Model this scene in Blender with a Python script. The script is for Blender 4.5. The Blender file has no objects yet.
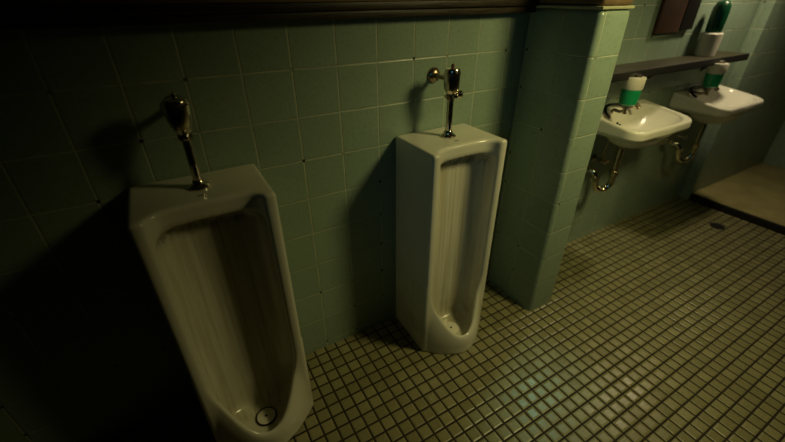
import bpy, bmesh, math
import numpy as np
from mathutils import Matrix, Vector

scene = bpy.context.scene
C = scene.collection

# ------------------------------------------------------------------ camera
F_PX = 381.08
cam_d = bpy.data.cameras.new('camera')
cam = bpy.data.objects.new('camera', cam_d)
C.objects.link(cam)
cam_d.sensor_fit = 'HORIZONTAL'
cam_d.sensor_width = 36.0
cam_d.lens = F_PX / 785.0 * 36.0
cam_d.clip_start = 0.02
right = Vector((0.8638, -0.5038, -0.0039))
down = Vector((-0.2600, -0.4392, -0.8599))
fwd = Vector((0.4315, 0.7438, -0.5104))
M = Matrix.Identity(4)
for i in range(3):
    M[i][0] = right[i]; M[i][1] = -down[i]; M[i][2] = -fwd[i]
M.translation = Vector((-0.0740, -1.4893, 1.7193))
cam.matrix_world = M
scene.camera = cam
cam_d.dof.use_dof = True
cam_d.dof.focus_distance = 1.7
cam_d.dof.aperture_fstop = 1.0

# ------------------------------------------------------------------ node helpers
def new_mat(name):
    m = bpy.data.materials.new(name)
    m.use_nodes = True
    nt = m.node_tree
    return m, nt, nt.nodes['Principled BSDF']

def N(nt, kind, **kw):
    n = nt.nodes.new(kind)
    for k, v in kw.items():
        setattr(n, k, v)
    return n

def math_node(nt, op, a, b=None, c=None, clamp=False):
    n = nt.nodes.new('ShaderNodeMath'); n.operation = op; n.use_clamp = clamp
    for i, v in enumerate((a, b, c)):
        if v is None: continue
        if isinstance(v, (int, float)): n.inputs[i].default_value = v
        else: nt.links.new(v, n.inputs[i])
    return n.outputs[0]

def mix_col(nt, fac, a, b, blend='MIX'):
    n = nt.nodes.new('ShaderNodeMix'); n.data_type = 'RGBA'; n.blend_type = blend
    for sock, v in ((n.inputs[0], fac), (n.inputs[6], a), (n.inputs[7], b)):
        if isinstance(v, (int, float)): sock.default_value = v
        elif isinstance(v, tuple): sock.default_value = (*v, 1.0) if len(v) == 3 else v
        else: nt.links.new(v, sock)
    return n.outputs[2]

def smooth(nt, v, lo, hi):
    n = nt.nodes.new('ShaderNodeMapRange'); n.interpolation_type = 'SMOOTHSTEP'
    nt.links.new(v, n.inputs[0])
    n.inputs[1].default_value = lo; n.inputs[2].default_value = hi
    n.inputs[3].default_value = 0.0; n.inputs[4].default_value = 1.0
    return n.outputs[0]

def noise(nt, vec, scale, detail=3.0, rough=0.55, stretch=None):
    n = nt.nodes.new('ShaderNodeTexNoise')
    n.inputs['Scale'].default_value = scale
    n.inputs['Detail'].default_value = detail
    n.inputs['Roughness'].default_value = rough
    if stretch:
        mp = nt.nodes.new('ShaderNodeMapping'); mp.inputs['Scale'].default_value = stretch
        nt.links.new(vec, mp.inputs[0]); vec = mp.outputs[0]
    nt.links.new(vec, n.inputs['Vector'])
    return n.outputs['Fac']

def tile_material(name, ax, pitch, off, joint, col, col2, grout, rough, tilt, bump,
                  dots=False, streak=False, var=0.5, spec=0.5):
    """square tiles in the object's own metre coordinates; ax = the two axes of the face"""
    m, nt, bs = new_mat(name)
    tc = nt.nodes.new('ShaderNodeTexCoord')
    P = tc.outputs['Object']
    sep = nt.nodes.new('ShaderNodeSeparateXYZ'); nt.links.new(P, sep.inputs[0])
    cells, edges, fracs = [], [], []
    for a, o in zip(ax, off):
        v = math_node(nt, 'SUBTRACT', sep.outputs[a], o)
        v = math_node(nt, 'DIVIDE', v, pitch)
        cells.append(math_node(nt, 'FLOOR', v))
        f = math_node(nt, 'FRACT', v); fracs.append(f)
        g = math_node(nt, 'SUBTRACT', f, 0.5); g = math_node(nt, 'ABSOLUTE', g)
        edges.append(math_node(nt, 'MULTIPLY', math_node(nt, 'SUBTRACT', 0.5, g), pitch))
    e = math_node(nt, 'MINIMUM', edges[0], edges[1])          # metres to the nearest joint centre
    face = smooth(nt, e, joint * 0.35, joint * 0.75)            # 1 on the tile, 0 in the joint
    pillow = smooth(nt, e, joint * 0.3, joint * 1.6)
    cv = nt.nodes.new('ShaderNodeCombineXYZ')
    nt.links.new(cells[0], cv.inputs[0]); nt.links.new(cells[1], cv.inputs[1])
    wn = nt.nodes.new('ShaderNodeTexWhiteNoise'); wn.noise_dimensions = '3D'
    nt.links.new(cv.outputs[0], wn.inputs['Vector'])
    rnd = wn.outputs['Value']
    mott = noise(nt, P, 9.0, 4.0)
    fine = noise(nt, P, 70.0, 4.0, 0.6)
    t = math_node(nt, 'ADD', math_node(nt, 'MULTIPLY', rnd, var), math_node(nt, 'MULTIPLY', mott, 1.0 - var))
    c = mix_col(nt, t, col, col2)
    c = mix_col(nt, math_node(nt, 'MULTIPLY', smooth(nt, fine, 0.45, 0.75), 0.35), c, tuple(x * 0.55 for x in col), 'MIX')
    if streak:
        s = noise(nt, P, 260.0, 3.0, 0.6)
        c = mix_col(nt, math_node(nt, 'MULTIPLY', smooth(nt, s, 0.45, 0.7), 0.45), c, tuple(x * 0.6 for x in col))
    gcol = mix_col(nt, smooth(nt, mott, 0.35, 0.7), grout, tuple(x * 0.6 for x in grout))
    c = mix_col(nt, face, gcol, c)
    if dots:
        mx = math_node(nt, 'MAXIMUM', edges[0], edges[1])
        sel = math_node(nt, 'MULTIPLY', math_node(nt, 'SUBTRACT', 1.0, smooth(nt, mx, 0.004, 0.008)),
                        smooth(nt, noise(nt, P, 6.0, 2.0), 0.45, 0.55))
        c = mix_col(nt, sel, c, (0.012, 0.012, 0.006))
    nt.links.new(c, bs.inputs['Base Color'])
    r = math_node(nt, 'ADD', math_node(nt, 'MULTIPLY', mott, 0.25), rough - 0.1)
    r = math_node(nt, 'ADD', r, math_node(nt, 'MULTIPLY', math_node(nt, 'SUBTRACT', 1.0, face), 0.5), clamp=True)
    nt.links.new(r, bs.inputs['Roughness'])
    bs.inputs['Specular IOR Level'].default_value = spec
    # height: each tile slightly tilted and cushioned, joints sunk
    sc = nt.nodes.new('ShaderNodeSeparateColor'); nt.links.new(wn.outputs['Color'], sc.inputs[0])
    ht = math_node(nt, 'MULTIPLY', math_node(nt, 'SUBTRACT', sc.outputs[0], 0.5), fracs[0])
    ht2 = math_node(nt, 'MULTIPLY', math_node(nt, 'SUBTRACT', sc.outputs[1], 0.5), fracs[1])
    h = math_node(nt, 'MULTIPLY', math_node(nt, 'ADD', ht, ht2), tilt)
    h = math_node(nt, 'ADD', h, pillow)
    h = math_node(nt, 'ADD', h, math_node(nt, 'MULTIPLY', fine, 0.10))
    h = math_node(nt, 'ADD', h, math_node(nt, 'MULTIPLY', mott, 0.35))
    b = nt.nodes.new('ShaderNodeBump'); b.inputs['Strength'].default_value = 1.0
    b.inputs['Distance'].default_value = bump
    nt.links.new(h, b.inputs['Height']); nt.links.new(b.outputs[0], bs.inputs['Normal'])
    return m

TP, Z0 = 0.18, 1.4843 - 8 * 0.18065            # wall tile pitch, foot of the lowest row
TEAL, TEAL2, GROUT = (0.228, 0.308, 0.226), (0.290, 0.375, 0.282), (0.52, 0.54, 0.38)
wall_kw = dict(joint=0.0034, col=TEAL, col2=TEAL2, grout=GROUT, rough=0.30, tilt=0.9, bump=0.0012, dots=True)
MAT_WALL_XZ = tile_material('teal_wall_tile_front', (0, 2), 0.1803, (0.0, Z0), **wall_kw)
MAT_PIER_XZ = tile_material('teal_pier_tile_front', (0, 2), 0.1803, (1.7655, Z0), **wall_kw)
MAT_WALL_YZ = tile_material('teal_wall_tile_side', (1, 2), 0.1803, (-0.392, Z0), **wall_kw)
FLOOR_PITCH = 0.0619
MAT_FLOOR = tile_material('floor_mosaic', (0, 1), FLOOR_PITCH, (0.2781, -0.2882), joint=0.0085, col=(0.20, 0.185, 0.088),
                          col2=(0.325, 0.302, 0.155), grout=(0.026, 0.018, 0.007), rough=0.27, spec=0.35, tilt=1.2, bump=0.0022,
                          streak=True, var=0.6)

def simple_mat(name, col, rough=0.5, metal=0.0, mott=0.25, scale=14.0, stretch=None, bump=0.0):
    m, nt, bs = new_mat(name)
    tc = nt.nodes.new('ShaderNodeTexCoord')
    n = noise(nt, tc.outputs['Object'], scale, 4.0, 0.6, stretch)
    c = mix_col(nt, smooth(nt, n, 0.3, 0.7), tuple(x * (1 - mott) for x in col), tuple(min(1, x * (1 + mott)) for x in col))
    nt.links.new(c, bs.inputs['Base Color'])
    bs.inputs['Metallic'].default_value = metal
    r = math_node(nt, 'ADD', math_node(nt, 'MULTIPLY', math_node(nt, 'SUBTRACT', n, 0.5), 0.25), rough, clamp=True)
    nt.links.new(r, bs.inputs['Roughness'])
    if bump:
        b = nt.nodes.new('ShaderNodeBump'); b.inputs['Distance'].default_value = bump
        nt.links.new(n, b.inputs['Height']); nt.links.new(b.outputs[0], bs.inputs['Normal'])
    return m

MAT_CHROME = simple_mat('worn_chrome', (0.72, 0.65, 0.55), 0.17, 1.0, 0.18, 30.0)
MAT_BRASS = simple_mat('tarnished_metal', (0.36, 0.28, 0.20), 0.30, 1.0, 0.3, 40.0)
MAT_COPPER = simple_mat('red_screw_metal', (0.45, 0.16, 0.10), 0.3, 1.0, 0.2, 40.0)
MAT_BLACK = simple_mat('black_rubber', (0.012, 0.012, 0.012), 0.6, 0.0, 0.3, 30.0)
MAT_GREEN = simple_mat('green_plastic', (0.012, 0.30, 0.12), 0.35, 0.0, 0.1, 20.0)
MAT_DKGREEN = simple_mat('dark_green_plastic', (0.004, 0.055, 0.022), 0.3, 0.0, 0.15, 20.0)
MAT_WHITE = simple_mat('offwhite_plastic', (0.72, 0.68, 0.58), 0.4, 0.0, 0.06, 12.0)
MAT_WOOD = simple_mat('dark_stained_wood', (0.028, 0.019, 0.009), 0.42, 0.0, 0.45, 9.0, (1.0, 14.0, 14.0), 0.0008)
MAT_BOARD = simple_mat('olive_brown_wood', (0.040, 0.032, 0.014), 0.5, 0.0, 0.4, 9.0, (1.0, 14.0, 14.0), 0.0008)
MAT_RED = simple_mat('rust_brown_panel', (0.050, 0.020, 0.008), 0.6, 0.0, 0.2, 6.0)
MAT_PANEL = simple_mat('black_panel', (0.006, 0.005, 0.004), 0.5, 0.0, 0.2, 6.0)
MAT_PLASTER = simple_mat('tan_plaster', (0.20, 0.125, 0.06), 0.75, 0.0, 0.25, 4.0, None, 0.001)
MAT_TRIM = simple_mat('pale_trim', (0.42, 0.42, 0.26), 0.4, 0.0, 0.15, 12.0)
MAT_TRAY = simple_mat('tan_tray', (0.36, 0.31, 0.135), 0.5, 0.0, 0.15, 5.0)
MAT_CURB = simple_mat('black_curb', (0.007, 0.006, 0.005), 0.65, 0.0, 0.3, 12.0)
MAT_CEIL = simple_mat('dim_ceiling_paint', (0.22, 0.22, 0.18), 0.9, 0.0, 0.1, 3.0)

def ceramic(name, stains):
    m, nt, bs = new_mat(name)
    tc = nt.nodes.new('ShaderNodeTexCoord'); P = tc.outputs['Object']
    n1 = noise(nt, P, 5.0, 4.0)
    c = mix_col(nt, n1, (0.62, 0.60, 0.48) if stains else (0.76, 0.73, 0.62), (0.76, 0.74, 0.62) if stains else (0.86, 0.83, 0.72))
    if stains:
        sep = nt.nodes.new('ShaderNodeSeparateXYZ'); nt.links.new(P, sep.inputs[0])
        x, y, z = sep.outputs
        inside = math_node(nt, 'MULTIPLY', smooth(nt, y, -0.285, -0.255),
                           math_node(nt, 'SUBTRACT', 1.0, smooth(nt, math_node(nt, 'ABSOLUTE', x), 0.150, 0.172)))
        inside = math_node(nt, 'MULTIPLY', inside, math_node(nt, 'SUBTRACT', 1.0, smooth(nt, z, 1.10, 1.12)))
        # long water runs down the back of the bowl
        run = noise(nt, P, 1.0, 3.0, 0.6, (34.0, 10.0, 1.2))
        run2 = noise(nt, P, 1.0, 3.0, 0.6, (75.0, 10.0, 2.0))
        k = math_node(nt, 'MULTIPLY', inside, smooth(nt, run, 0.38, 0.68))
        c = mix_col(nt, math_node(nt, 'MULTIPLY', k, 0.40), c, (0.36, 0.28, 0.12))
        k2 = math_node(nt, 'MULTIPLY', inside, smooth(nt, run2, 0.50, 0.70))
        c = mix_col(nt, math_node(nt, 'MULTIPLY', k2, 0.28), c, (0.20, 0.15, 0.06))
        # rust line under the spreader slot with short drips
        band = math_node(nt, 'MULTIPLY', math_node(nt, 'MULTIPLY', smooth(nt, z, 1.00, 1.045), math_node(nt, 'SUBTRACT', 1.0, smooth(nt, z, 1.06, 1.085))), inside)
        drip = noise(nt, P, 1.0, 4.0, 0.7, (30.0, 10.0, 14.0))
        k3 = math_node(nt, 'MULTIPLY', band, smooth(nt, drip, 0.30, 0.75))
        c = mix_col(nt, math_node(nt, 'MULTIPLY', k3, 0.85), c, (0.06, 0.04, 0.015))
        low = math_node(nt, 'SUBTRACT', 1.0, smooth(nt, z, 0.10, 0.34))
        k4 = math_node(nt, 'MULTIPLY', math_node(nt, 'MULTIPLY', low, smooth(nt, y, -0.37, -0.30)), smooth(nt, n1, 0.3, 0.7))
        c = mix_col(nt, math_node(nt, 'MULTIPLY', k4, 0.45), c, (0.22, 0.19, 0.08))
    nt.links.new(c, bs.inputs['Base Color'])
    r = math_node(nt, 'ADD', math_node(nt, 'MULTIPLY', n1, 0.2), 0.10)
    nt.links.new(r, bs.inputs['Roughness'])
    bs.inputs['Specular IOR Level'].default_value = 0.5
    return m

MAT_CERAMIC = ceramic('urinal_ceramic', True)
MAT_SINK = ceramic('sink_ceramic', False)

# ------------------------------------------------------------------ object helpers
def link_mesh(name, me, mat, parent=None, loc=(0, 0, 0), smooth_shade=True):
    me.materials.append(mat)
    if smooth_shade:
        for p in me.polygons: p.use_smooth = True
    o = bpy.data.objects.new(name, me); C.objects.link(o)
    o.location = loc
    if parent: o.parent = parent
    return o

def from_bm(name, bm, mat, parent=None, loc=(0, 0, 0), smooth_shade=True, sharp=0.6):
    bmesh.ops.recalc_face_normals(bm, faces=bm.faces)
    for e in bm.edges:
        if len(e.link_faces) == 2 and e.calc_face_angle(0) > sharp: e.smooth = False
    me = bpy.data.meshes.new(name); bm.to_mesh(me); bm.free()
    return link_mesh(name, me, mat, parent, loc, smooth_shade)

def thing(name, label, cat, loc=(0, 0, 0), group=None):
    o = bpy.data.objects.new(name, None); C.objects.link(o)
    o.empty_display_size = 0.1
    o.location = loc; o['label'] = label; o['category'] = cat
    if group: o['group'] = group
    return o

def tag(o, label, cat, group=None):
    o['label'] = label; o['category'] = cat
    if group: o['group'] = group
    return o

def structure(o, label, cat='structure'):
    o['kind'] = 'structure'; o['label'] = label; o['category'] = cat
    return o

def add_box(bm, lo, hi, bevel=0.0, seg=3):
    r = bmesh.ops.create_cube(bm, size=1.0)
    vs = r['verts']
    for v in vs:
        v.co = Vector([lo[i] if v.co[i] < 0 else hi[i] for i in range(3)])
    if bevel:
        es = list({e for v in vs for e in v.link_edges})
        bmesh.ops.bevel(bm, geom=es, offset=bevel, segments=seg, affect='EDGES', profile=0.5)
    return bm

def lathe(profile, seg=32, axis='Z', cap=True):
    bm = bmesh.new(); rings = []
    for r, h in profile:
        ring = []
        for k in range(seg):
            a = 2 * math.pi * k / seg
            p = (r * math.cos(a), r * math.sin(a), h)
            if axis == 'Y': p = (p[0], -h, p[1])
            if axis == 'X': p = (h, p[0], p[1])
            ring.append(bm.verts.new(p))
        rings.append(ring)
    for a, b in zip(rings, rings[1:]):
        for k in range(seg):
            bm.faces.new((a[k], a[(k + 1) % seg], b[(k + 1) % seg], b[k]))
    if cap:
        bm.faces.new(rings[0][::-1]); bm.faces.new(rings[-1])
    return bm

def tube(pts, r, seg=14, bm=None, samples=10):
    """a round tube through the points, smoothed by a Catmull-Rom curve"""
    bm = bm or bmesh.new()
    P = [Vector(p) for p in pts]
    path = []
    if len(P) > 2:
        Q = [P[0] * 2 - P[1]] + P + [P[-1] * 2 - P[-2]]
        for i in range(1, len(Q) - 2):
            for s in range(samples):
                t = s / samples
                a, b, c, d = Q[i - 1], Q[i], Q[i + 1], Q[i + 2]
                path.append(0.5 * ((2 * b) + (c - a) * t + (2 * a - 5 * b + 4 * c - d) * t * t + (3 * b - a - 3 * c + d) * t ** 3))
        path.append(P[-1])
    else:
        path = P
    rings = []; up = None
    for i, p in enumerate(path):
        t = (path[min(i + 1, len(path) - 1)] - path[max(i - 1, 0)]).normalized()
        if up is None:
            up = Vector((0, 0, 1)) if abs(t.z) < 0.9 else Vector((1, 0, 0))
        n = (up - t * up.dot(t)).normalized(); up = n
        b = t.cross(n)
        rr = r[i * (len(r) - 1) // max(1, len(path) - 1)] if isinstance(r, (list, tuple)) else r
        rings.append([bm.verts.new(p + (n * math.cos(2 * math.pi * k / seg) + b * math.sin(2 * math.pi * k / seg)) * rr) for k in range(seg)])
    for a, b in zip(rings, rings[1:]):
        for k in range(seg):
            bm.faces.new((a[k], a[(k + 1) % seg], b[(k + 1) % seg], b[k]))
    bm.faces.new(rings[0][::-1]); bm.faces.new(rings[-1])
    return bm

# signed-distance modelling -> surface-net mesh
def smin(a, b, k):
    h = np.clip(0.5 + 0.5 * (b - a) / k, 0, 1)
    return b * (1 - h) + a * h - k * h * (1 - h)
def smax(a, b, k): return -smin(-a, -b, k)

def sdf_mesh(name, f, lo, hi, step):
    ax = [np.arange(lo[i], hi[i] + step * 0.5, step) for i in range(3)]
    X, Y, Z = np.meshgrid(*ax, indexing='ij')
    V = f(X, Y, Z)
    ins = V < 0
    nx, ny, nz = V.shape
    cs = (nx - 1, ny - 1, nz - 1)
    acc = np.zeros(cs + (3,)); cnt = np.zeros(cs)
    corner = [(i, j, k) for i in (0, 1) for j in (0, 1) for k in (0, 1)]
    def sl(c): return tuple(slice(c[i], c[i] + cs[i]) for i in range(3))
    for a in corner:
        for d in range(3):
            if a[d]: continue
            b = list(a); b[d] = 1; b = tuple(b)
            va, vb = V[sl(a)], V[sl(b)]
            cr = (va < 0) != (vb < 0)
            t = np.where(cr, va / np.where(cr, va - vb, 1), 0)
            for q in range(3):
                acc[..., q] += np.where(cr, a[q] + (t if q == d else 0), 0)
            cnt += cr
    act = cnt > 0
    idx = -np.ones(cs, int); idx[act] = np.arange(act.sum())
    base = np.stack(np.nonzero(act), 1)
    co = (base + acc[act] / cnt[act][:, None]) * step + np.array(lo)
    faces = []
    for d in range(3):
        u, w = (d + 1) % 3, (d + 2) % 3
        s0 = [slice(None)] * 3; s1 = [slice(None)] * 3
        s0[d] = slice(0, -1); s1[d] = slice(1, None)
        A, B = ins[tuple(s0)], ins[tuple(s1)]
        e = np.stack(np.nonzero(A != B), 1)
        e = e[(e[:, u] > 0) & (e[:, w] > 0) & (e[:, u] < V.shape[u] - 1) & (e[:, w] < V.shape[w] - 1)]
        flip = A[tuple(e.T)]
        q = []
        for du, dw in ((1, 1), (0, 1), (0, 0), (1, 0)):
            c = e.copy(); c[:, u] -= du; c[:, w] -= dw
            q.append(idx[tuple(c.T)])
        q = np.stack(q, 1)
        q[~flip] = q[~flip][:, ::-1]
        faces.append(q)
    faces = np.concatenate(faces)
    me = bpy.data.meshes.new(name)
    me.from_pydata(co.tolist(), [], faces.tolist())
    me.update()
    return me

# ------------------------------------------------------------------ the room
WALL_TOP = 2.50
PX0, PX1, PD = 1.553, 1.765, 0.392           # tiled divider: left face, right face, how far it stands out
JX, JD, EX = 4.045, 0.095, 5.585             # thickened wall behind the raised tray

def box_obj(name, lo, hi, mat, bevel=0.0, parent=None, seg=3):
    bm = bmesh.new(); add_box(bm, lo, hi, bevel, seg)
    return from_bm(name, bm, mat, parent, smooth_shade=bevel > 0, sharp=1.2)

floor = box_obj('floor', (-1.6, -3.2, -0.1), (JX + 2.2, 0.0, 0.0), MAT_FLOOR)
structure(floor, 'small square tan mosaic floor tiles with dark brown joints', 'floor')

wall = box_obj('wall_back', (-1.6, 0.0, -0.1), (JX + 2.2, 0.15, WALL_TOP), MAT_WALL_XZ)
structure(wall, 'teal square tiled wall behind the urinals and sinks', 'wall')

# thicker stretch of the back wall beyond the sinks: front and side faces take their own tile layout
def tiled_block(name, lo, hi, bevel, front=None):
    bm = bmesh.new(); add_box(bm, lo, hi, bevel, 4)
    o = from_bm(name, bm, front or MAT_WALL_XZ, smooth_shade=True, sharp=1.2)
    o.data.materials.append(MAT_WALL_YZ)
    for p in o.data.polygons:
        if abs(p.normal.x) > 0.7: p.material_index = 1
    return o
w2 = tiled_block('wall_alcove', (JX, -JD, -0.1), (JX + 2.2, 0.0, WALL_TOP), 0.006)
structure(w2, 'dim tiled wall standing out beyond the sinks behind the raised tray', 'wall')
w3 = tiled_block('wall_right', (EX, -3.2, -0.1), (EX + 0.15, -JD, WALL_TOP), 0.004)
structure(w3, 'end wall at the far right beyond the raised tray', 'wall')

div = tiled_block('wall_divider', (PX0, -PD, -0.05), (PX1, 0.0, 1.664), 0.024, MAT_PIER_XZ)
structure(div, 'narrow tiled divider wall standing out between urinals and sinks', 'wall')
cap = box_obj('trim_1', (PX0 - 0.003, -PD - 0.003, 1.664), (PX1 + 0.003, 0.0, 1.676), MAT_TRIM, 0.003)
structure(cap, 'pale bead along the top of the tiled divider', 'trim')
up = box_obj('wall_divider_plaster', (PX0 + 0.002, -PD + 0.002, 1.676), (PX1 - 0.002, 0.0, WALL_TOP), MAT_PLASTER, 0.017)
structure(up, 'tan plaster above the tiled divider', 'wall')
upw = box_obj('wall_back_plaster', (-1.6, -0.006, 1.70), (PX0, 0.0, WALL_TOP), MAT_PLASTER)
structure(upw, 'brown plaster above the dark wooden rail', 'wall')
ceil = box_obj('ceiling', (-1.6, -3.2, WALL_TOP), (JX + 2.2, 0.15, WALL_TOP + 0.1), MAT_CEIL)
structure(ceil, 'dim painted ceiling', 'ceiling')

# dark wooden rail above the urinals: front board and the cap board on top
bm = bmesh.new()
add_box(bm, (-1.6, -0.050, 1.645), (PX0, 0.0, 1.672), 0.003)
add_box(bm, (-1.6, -0.062, 1.672), (PX0, 0.0, 1.70), 0.005)
rail = from_bm('trim_2', bm, MAT_WOOD)
structure(rail, 'dark wooden rail along the wall above the urinals', 'trim')

# raised tray beyond the sinks with its black curb
tray = box_obj('floor_raised', (JX + 0.02, -3.2, 0.0), (EX, -JD, 0.066), MAT_TRAY, 0.002)
structure(tray, 'raised tan floor of the alcove at the far right', 'floor')
curb = box_obj('trim_3', (JX - 0.004, -3.2, 0.0), (JX + 0.02, -JD - 0.004, 0.068), MAT_CURB, 0.004)
structure(curb, 'black curb along the front of the raised floor', 'trim')

# ------------------------------------------------------------------ urinals
UW, UD, UH = 0.203, 0.314, 1.157
def hz(z):
    t = np.clip((z - 0.06) / 0.36, 0, 1)
    return 1 - t * t * (3 - 2 * t)
def urinal_sdf(X, Y, Z):
    d = -Y; ax = np.abs(X)
    # rounded outer box
    r = 0.013
    qx, qd, qz = ax - (UW - r), np.abs(d - UD / 2) - (UD / 2 - r), np.abs(Z - UH / 2) - (UH / 2 - r)
    outer = np.sqrt(np.maximum(qx, 0) ** 2 + np.maximum(qd, 0) ** 2 + np.maximum(qz, 0) ** 2) + np.minimum(np.maximum(np.maximum(qx, qd), qz), 0) - r
    h = hz(Z)
    sh = 1 - np.minimum(ax / UW, 1) ** 1.8
    bul = np.maximum.reduce([(d - (0.302 + 0.126 * sh * h)) * 0.8, ax - UW, Z - 0.46, -Z, 0.2 - d])
    body = smin(outer, bul, 0.010)
    # bowl interior
    back = ((ax / 0.168) ** 2.6 + (np.maximum(0.30 - d, 0) / 0.115) ** 2.6) ** (1 / 2.6) - 1
    shi = 1 - np.minimum(ax / 0.178, 1) ** 1.8
    dfi = 0.300 + np.maximum(0.126 * shi * h - 0.024, -0.01)
    front = smax(ax - 0.168, (d - dfi) * 0.8, 0.03)
    plan = smax(np.where(d < 0.30, back * 0.11, ax - 0.168), front, 0.012)
    zf = 0.055 + ((X / 0.168) ** 2 + ((d - 0.29) / 0.2) ** 2) * 0.035
    A = smax(plan, zf - Z, 0.035)
    A = smax(A, Z - 1.095, 0.07)
    # open front with the U-shaped lip
    zl = 0.122 + 0.25 * np.minimum(ax / 0.168, 1.2) ** 2.3
    B = smax(ax - 0.166, (zl - Z) * 0.6, 0.03)
    B = smax(B, (0.258 + 0.030 * (ax / 0.168) ** 4) - d, 0.05)
    cut = smin(A, B, 0.022)
    s = smax(body, -cut, 0.018)
    return np.maximum(s, -Z)

urinal_me = sdf_mesh('urinal_body', urinal_sdf, (-0.23, -0.46, -0.01), (0.23, 0.012, 1.18), 0.005)

def make_urinal(x, label, body_me=None):
    root = thing('urinal', label, 'urinal', (x, -0.002, 0.0), 'tall floor-standing urinals')
    if body_me is None:
        body = link_mesh('body', urinal_me, MAT_CERAMIC, root)
    else:
        body = bpy.data.objects.new('body', body_me); C.objects.link(body); body.parent = root
    body.scale = (1.055 if body_me is None else 1.015, 1.0, 1.0)
    # round drain in the bottom of the bowl: dark ring, plate, holes
    bm = tube([(0.043 * math.cos(a), 0.043 * math.sin(a), 0.0) for a in [2 * math.pi * k / 24 for k in range(25)]], 0.0040, 8, None, 3)
    dr = from_bm('drain', bm, MAT_BLACK if x < 0.5 else MAT_SINK, root, (0.0, -0.29, 0.0615))
    pl = from_bm('drain_plate', lathe([(0.001, 0.004), (0.02, 0.0045), (0.040, 0.002), (0.041, -0.006)], 28), MAT_SINK, dr)
    from_bm('drain_hole', lathe([(0.006, 0.0), (0.006, 0.0055)], 12), MAT_BLACK, dr)
    # small black maker's oval on the top in front of the pipe
    bm = lathe([(0.013, 0.0), (0.013, 0.0006), (0.010, 0.0012)], 20)
    for v in bm.verts: v.co.y *= 0.35
    from_bm('maker_mark', bm, MAT_BLACK, root, (-0.005, -0.205, UH - 0.0008))
    return root

u1 = make_urinal(-0.052, 'tall white floor urinal at the left, nearest the camera, against the dark wall')
u2 = make_urinal(1.0085, 'tall white floor urinal beside the tiled divider, further from the camera', urinal_me)

# ------------------------------------------------------------------ flush valves
def make_flush(x, label, profile, knob):
    zt = UH
    root = thing('flush_valve', label, 'flush valve', (x, -0.137, zt), 'chrome flush valves on the urinals')
    from_bm('spud_flange', lathe([(0.036, 0.0), (0.036, 0.004), (0.031, 0.010), (0.021, 0.016), (0.0185, 0.026), (0.015, 0.030)], 32), MAT_CHROME, root)
    from_bm('flush_pipe', lathe([(0.0145, 0.01), (0.0145, 0.19)], 28), MAT_CHROME, root)
    from_bm('coupling_nut', lathe([(0.015, 0.165), (0.021, 0.168), (0.022, 0.172), (0.022, 0.188), (0.0205, 0.193), (0.017, 0.197)], 8), MAT_BRASS, root)
    from_bm('valve_body', lathe(profile, 36), MAT_CHROME, root)
    cap = from_bm('valve_cap', lathe([(profile[-1][0], 0.282), (profile[-1][0], 0.288), (profile[-1][0] - 0.003, 0.293), (0.020, 0.297), (0.009, 0.298)], 36), MAT_CHROME, root)
    from_bm('cap_screw', lathe([(0.008, 0.296), (0.008, 0.304), (0.0065, 0.310), (0.003, 0.3125)], 16), MAT_COPPER if knob else MAT_CHROME, cap)
    # side stop with its round knob, on the right
    if knob:
        h = from_bm('side_stop', lathe([(0.012, 0.010), (0.012, 0.026), (0.016, 0.028), (0.018, 0.036), (0.017, 0.044), (0.010, 0.050), (0.003, 0.0515)], 20, 'X'), MAT_CHROME, root, (0, -0.002, 0.188))
        h.rotation_euler = (0, 0, math.radians(-25))
    k = from_bm('control_screw', lathe([(0.008, 0.012), (0.008, 0.024), (0.011, 0.026), (0.011, 0.034), (0.006, 0.038)], 16, 'Y'), MAT_CHROME, root, (0, 0, 0.184))
    # supply arm back to the wall and its round wall plate
    arm = from_bm('supply_arm', tube([(0, 0.0, 0.248), (0, 0.131, 0.248)], 0.011, 20), MAT_BRASS, root)
    es = from_bm('wall_plate', lathe([(0.034, 0.0), (0.034, 0.005), (0.030, 0.012), (0.020, 0.018), (0.013, 0.022)], 28, 'Y'), MAT_BRASS, arm, (0, 0.1365, 0.248))
    return root
EGG = [(0.016, 0.180), (0.019, 0.186), (0.025, 0.195), (0.032, 0.210), (0.037, 0.230), (0.039, 0.252), (0.039, 0.270),
       (0.0405, 0.271), (0.0405, 0.277), (0.039, 0.278), (0.036, 0.284)]
BARREL = [(0.016, 0.186), (0.021, 0.192), (0.028, 0.200), (0.032, 0.210), (0.034, 0.225), (0.0345, 0.250), (0.0345, 0.270),
          (0.036, 0.271), (0.036, 0.277), (0.0345, 0.278), (0.033, 0.284)]
make_flush(-0.050, 'chrome flush valve with egg-shaped head on top of the near left urinal', EGG, False)
make_flush(1.0085, 'chrome flush valve on the urinal beside the tiled divider, its round wall plate showing', BARREL, True)

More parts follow.
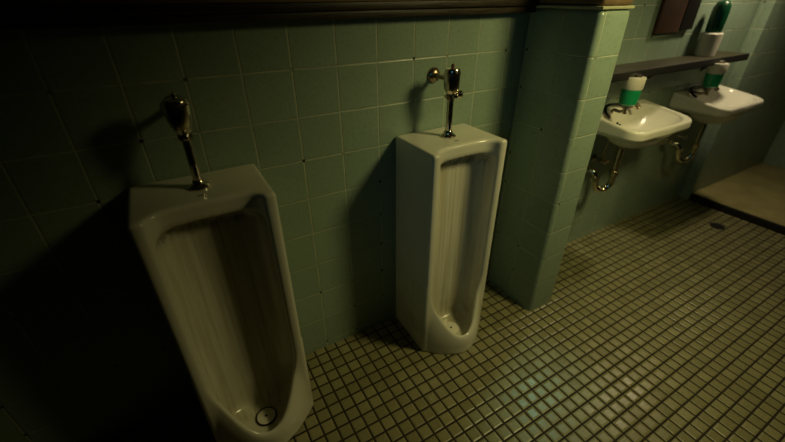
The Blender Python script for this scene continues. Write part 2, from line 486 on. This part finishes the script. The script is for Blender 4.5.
# ------------------------------------------------------------------ sinks
SW, SD = 0.322, 0.374
def sink_sdf(X, Y, Z):
    d = -Y; ax = np.abs(X)
    zt = 1.086 - 0.155 * d
    r = 0.09
    # plan: square at the wall, rounded at the front
    qx, qd = ax - (SW - r), d - (SD - r)
    plan = np.sqrt(np.maximum(qx, 0) ** 2 + np.maximum(qd, 0) ** 2) + np.minimum(np.maximum(qx, qd), 0) - r
    plan = np.maximum(plan, -d)
    plan = plan + np.clip(0.985 - Z, 0, 0.1) * 0.55            # walls draw in below the rim
    slab = smax(plan, Z - zt, 0.016)
    slab = smax(slab, 0.955 - Z, 0.03)
    bowl = (np.sqrt((X / 0.25) ** 2 + ((d - 0.19) / 0.165) ** 2 + ((Z - 0.985) / 0.135) ** 2) - 1) * 0.135
    bowl = np.maximum(np.maximum(bowl, Z - 0.99), -d)
    body = smin(slab, bowl, 0.03)
    e = ((ax / 0.288) ** 3.2 + (np.abs(d - 0.200) / 0.150) ** 3.2) ** (1 / 3.2)      # 0 in the middle of the basin, 1 at its edge
    fl = zt - 0.012 - 0.105 * np.clip(1 - e ** 2.2, 0, 1)
    cut = np.maximum((fl - Z) * 0.7, (e - 1.0) * 0.14)
    return smax(body, -cut, 0.014)
sink_me = sdf_mesh('sink_body', sink_sdf, (-0.35, -0.41, 0.82), (0.35, 0.012, 1.10), 0.005)

def make_sink(x, label):
    root = thing('sink', label, 'sink', (x, -0.002, 0.0), 'wall-hung sinks')
    if sink_me.users == 0:
        link_mesh('basin', sink_me, MAT_SINK, root)
    else:
        b = bpy.data.objects.new('basin', sink_me); C.objects.link(b); b.parent = root
    from_bm('drain', lathe([(0.024, 0.0), (0.024, 0.003), (0.019, 0.004), (0.012, 0.002)], 20), MAT_CHROME, root, (0, -0.205, 0.930))
    return root
SA, SB = 2.514, 3.546
make_sink(SA, 'white wall-hung sink beside the tiled divider, nearer the camera')
make_sink(SB, 'white wall-hung sink further right, under the large bottle on the shelf')

def make_faucet(x, label):
    z = 1.086 - 0.155 * 0.06 - 0.010
    root = thing('faucet', label, 'faucet', (x, -0.065, z), 'sink faucets')
    bm = bmesh.new(); add_box(bm, (-0.035, -0.020, 0.0), (0.035, 0.020, 0.012), 0.005)
    from_bm('base', bm, MAT_BRASS, root)
    from_bm('spout', tube([(0.012, -0.002, 0.010), (0.012, -0.008, 0.028), (0.012, -0.040, 0.034), (0.012, -0.070, 0.012)], [0.016, 0.015, 0.014, 0.013], 16), MAT_BRASS, root)
    from_bm('tap_handle', lathe([(0.009, 0.010), (0.009, 0.020), (0.012, 0.022), (0.012, 0.032), (0.006, 0.036)], 14), MAT_BLACK, root, (-0.026, -0.006, 0))
    from_bm('arc', tube(ARC, 0.0085, 12), MAT_BLACK, root)  # black curved tube running left from the faucet base
    return root
ARC = [(-0.028, 0.0, 0.024), (-0.10, 0.026, 0.034), (-0.19, 0.026, 0.034), (-0.26, -0.015, 0.016), (-0.295, -0.070, -0.002)]
make_faucet(SA + 0.04, 'dark faucet with curved hose on the sink beside the tiled divider')
make_faucet(SB + 0.04, 'dark faucet with curved hose on the sink further right')

def make_dispenser(x, label):
    y = -0.20
    root = thing('soap_dispenser', label, 'soap dispenser', (x, y, 1.153), 'green and white soap dispensers over the sinks')
    from_bm('soap_tank', lathe([(0.020, -0.008), (0.040, 0.0), (0.047, 0.006), (0.0505, 0.035), (0.053, 0.092)], 32), MAT_GREEN, root)
    cup = from_bm('upper_cup', lathe([(0.0535, 0.090), (0.055, 0.094), (0.0585, 0.150), (0.056, 0.156), (0.040, 0.157)], 32), MAT_WHITE, root)
    from_bm('filler_cap', lathe([(0.036, 0.154), (0.036, 0.164), (0.030, 0.171), (0.012, 0.175), (0.002, 0.1755)], 26), MAT_CHROME, cup)
    nz = from_bm('nozzle', lathe([(0.016, -0.006), (0.016, -0.018), (0.008, -0.022), (0.008, -0.046), (0.012, -0.047), (0.012, -0.055), (0.005, -0.057)], 16), MAT_BRASS, root)
    from_bm('stand', tube([(0, 0, -0.012), (0.004, 0.010, -0.040), (0.045, 0.06, -0.062), (0.10, 0.128, -0.074), (0.118, 0.146, -0.104)], 0.009, 12), MAT_BRASS, root)
    return root
make_dispenser(2.292, 'green and white soap dispenser over the sink beside the tiled divider')
make_dispenser(3.268, 'green and white soap dispenser over the further right sink')

def make_trap(x, label):
    root = thing('drain_trap', label, 'drain trap', (x, -0.2, 0.565), 'chrome drain traps under the sinks')
    from_bm('tailpiece', tube([(0, 0.01, 0.290), (0, 0.01, 0.08)], 0.019, 18), MAT_CHROME, root)
    from_bm('slip_nut', lathe([(0.020, 0.10), (0.029, 0.102), (0.029, 0.130), (0.021, 0.134)], 8), MAT_CHROME, root, (0, 0.01, 0))
    from_bm('u_bend', tube([(0, 0.01, 0.10), (-0.004, 0.012, 0.035), (-0.035, 0.03, -0.004), (-0.078, 0.055, 0.004), (-0.098, 0.066, 0.06), (-0.10, 0.068, 0.085)], 0.021, 18), MAT_CHROME, root)
    from_bm('slip_nut', lathe([(0.021, 0.06), (0.030, 0.062), (0.030, 0.088), (0.022, 0.092)], 8), MAT_CHROME, root, (-0.10, 0.068, 0))
    from_bm('wall_arm', tube([(-0.10, 0.068, 0.08), (-0.108, 0.085, 0.118), (-0.125, 0.13, 0.128), (-0.13, 0.197, 0.128)], 0.018, 16), MAT_CHROME, root)
    from_bm('wall_plate', lathe([(0.040, 0.0), (0.040, 0.004), (0.030, 0.012), (0.019, 0.015)], 24, 'Y'), MAT_CHROME, root, (-0.13, 0.1995, 0.128))
    return root
make_trap(SA - 0.11, 'chrome drain trap under the sink beside the tiled divider')
make_trap(SB - 0.09, 'chrome drain trap under the further right sink')

def make_stop(x, label):
    root = thing('supply_valve', label, 'supply valve', (x, -0.001, 0.72), 'water supply valves under the sinks')
    from_bm('wall_plate', lathe([(0.028, 0.0), (0.028, 0.003), (0.016, 0.011)], 20, 'Y'), MAT_BRASS, root)
    from_bm('valve_body', lathe([(0.011, 0.002), (0.011, 0.035), (0.017, 0.038), (0.017, 0.070), (0.012, 0.074)], 14, 'Y'), MAT_CHROME, root)
    h = lathe([(0.004, 0.070), (0.006, 0.085), (0.026, 0.087), (0.028, 0.094), (0.024, 0.100)], 18, 'Y')
    for v in h.verts: v.co.z *= 0.55
    from_bm('oval_handle', h, MAT_CHROME, root)
    from_bm('riser_pipe', tube([(0, -0.055, 0.012), (0.0, -0.056, 0.07), (0.012, -0.062, 0.15), (0.02, -0.065, 0.235)], 0.0075, 10), MAT_CHROME, root)
    return root
for sx, who in ((SA, 'sink beside the tiled divider'), (SB, 'further right sink')):
    make_stop(sx - 0.27, 'small chrome supply valve on the left under the ' + who)
    make_stop(sx - 0.07, 'small chrome supply valve close to the drain trap under the ' + who)

# black rubber plug on the rim of the nearer sink
plug = from_bm('sink_plug', lathe([(0.018, 0.0), (0.020, 0.008), (0.017, 0.014), (0.006, 0.016), (0.005, 0.024), (0.002, 0.026)], 20), MAT_BLACK, None, (SA - 0.268, -0.205, 1.086 - 0.155 * 0.205 - 0.026))
plug.rotation_euler = (-0.149, 0, 0)
tag(plug, 'small black rubber plug on the left rim of the nearer sink', 'sink plug')

# ------------------------------------------------------------------ shelf and what stands on it
shelf = thing('wall_shelf', 'long dark wooden wall shelf above the two sinks', 'shelf', (PX1, 0, 1.282))
bm = bmesh.new(); add_box(bm, (0.001, -0.19, 0.016), (3.70 - PX1, -0.001, 0.058), 0.004)
from_bm('board', bm, MAT_BOARD, shelf)
bm = bmesh.new(); add_box(bm, (0.001, -0.197, 0.014), (3.705 - PX1, -0.1902, 0.059), 0.002)  # black strip added so the board's front looks shaded below its lit top
e = from_bm('shaded_front', bm, MAT_CURB, shelf); e['label'] = 'front edge blackened as shade'
for bx in (0.25, 1.0, 1.75):
    bm = bmesh.new()
    vs = [bm.verts.new(v) for v in ((bx, -0.001, 0.0165), (bx, -0.105, 0.0165), (bx, -0.001, -0.08), (bx + 0.02, -0.001, 0.0165), (bx + 0.02, -0.105, 0.0165), (bx + 0.02, -0.001, -0.08))]
    for f in ((0, 1, 2), (5, 4, 3), (0, 3, 4, 1), (1, 4, 5, 2), (2, 5, 3, 0)): bm.faces.new([vs[i] for i in f])
    from_bm('bracket', bm, MAT_WOOD, shelf, smooth_shade=False)

bot = thing('bottle', 'large bottle with white base and dark green upper part on the shelf', 'bottle', (3.295, -0.080, 1.3402))
from_bm('white_base', lathe([(0.056, 0.0), (0.060, 0.004), (0.064, 0.06), (0.0655, 0.140), (0.060, 0.147), (0.046, 0.148)], 34), MAT_WHITE, bot)
from_bm('green_body', lathe([(0.044, 0.145), (0.047, 0.152), (0.049, 0.20), (0.050, 0.27), (0.047, 0.305), (0.036, 0.330), (0.018, 0.342), (0.002, 0.345)], 34), MAT_DKGREEN, bot)

pan = thing('wall_panel', 'dark rust-brown and black panel hung on the wall above the shelf', 'wall panel', (2.69, -0.001, 1.50))
bm = bmesh.new(); add_box(bm, (0.0, -0.022, 0.0), (0.27, 0.0, 0.62), 0.003)
from_bm('brown_board', bm, MAT_RED, pan)
bm = bmesh.new(); add_box(bm, (0.2705, -0.026, 0.012), (0.425, 0.0, 0.62), 0.003)
b = from_bm('black_board', bm, MAT_PANEL, pan); b['label'] = 'narrow black board'

# ------------------------------------------------------------------ floor drain
fd = thing('floor_drain', 'round dark drain in the floor in front of the raised floor', 'floor drain', (3.737, -0.478, 0.0))
from_bm('ring', lathe([(0.056, 0.0), (0.056, 0.003), (0.050, 0.004), (0.046, 0.001)], 30), MAT_BLACK, fd)
bm = bmesh.new()
for k in range(-3, 4):
    w = math.sqrt(max(0, 0.045 ** 2 - (k * 0.0125) ** 2))
    add_box(bm, (k * 0.0125 - 0.003, -w, 0.0008), (k * 0.0125 + 0.003, w, 0.0030))
from_bm('grate', bm, MAT_BLACK, fd, smooth_shade=False)

# ------------------------------------------------------------------ light
def spot(name, loc, target, energy, col, size, blend, radius):
    L = bpy.data.lights.new(name, 'SPOT'); L.energy = energy; L.color = col
    L.spot_size = math.radians(size); L.spot_blend = blend; L.shadow_soft_size = radius
    o = bpy.data.objects.new(name, L); C.objects.link(o); o.location = loc
    o.rotation_euler = (Vector(target) - Vector(loc)).to_track_quat('-Z', 'Y').to_euler()
    return o
spot('ceiling_lamp_urinals', (1.94, -1.41, 2.32), (1.58, -0.2, 0.42), 74, (1.0, 0.88, 0.36), 108, 1.0, 0.20)
spot('ceiling_lamp_sinks', (3.5, -0.42, 2.35), (3.4, -0.3, 0.9), 46, (1.0, 0.84, 0.52), 140, 1.0, 0.08)
spot('teal_fill_spot', (-1.2, -2.4, 1.9), (1.7, -0.3, 0.9), 7.5, (0.15, 0.75, 1.0), 44, 0.9, 0.25)  # added teal fill aimed at the divider's left face, no source known
spot('floor_highlight_spot', (2.42, -0.16, 1.88), (1.16, -0.82, 0.0), 16, (0.50, 1.0, 0.70), 22, 1.0, 0.03)  # added spot, only makes the greenish highlight on the floor tiles

w = bpy.data.worlds.new('world'); scene.world = w; w.use_nodes = True
bg = w.node_tree.nodes['Background']
bg.inputs[0].default_value = (0.35, 0.75, 0.75, 1); bg.inputs[1].default_value = 0.0005

vs = scene.view_settings
vs.view_transform = 'Standard'; vs.look = 'None'; vs.gamma = 1.0; vs.use_curve_mapping = False
vs.exposure = 0.0
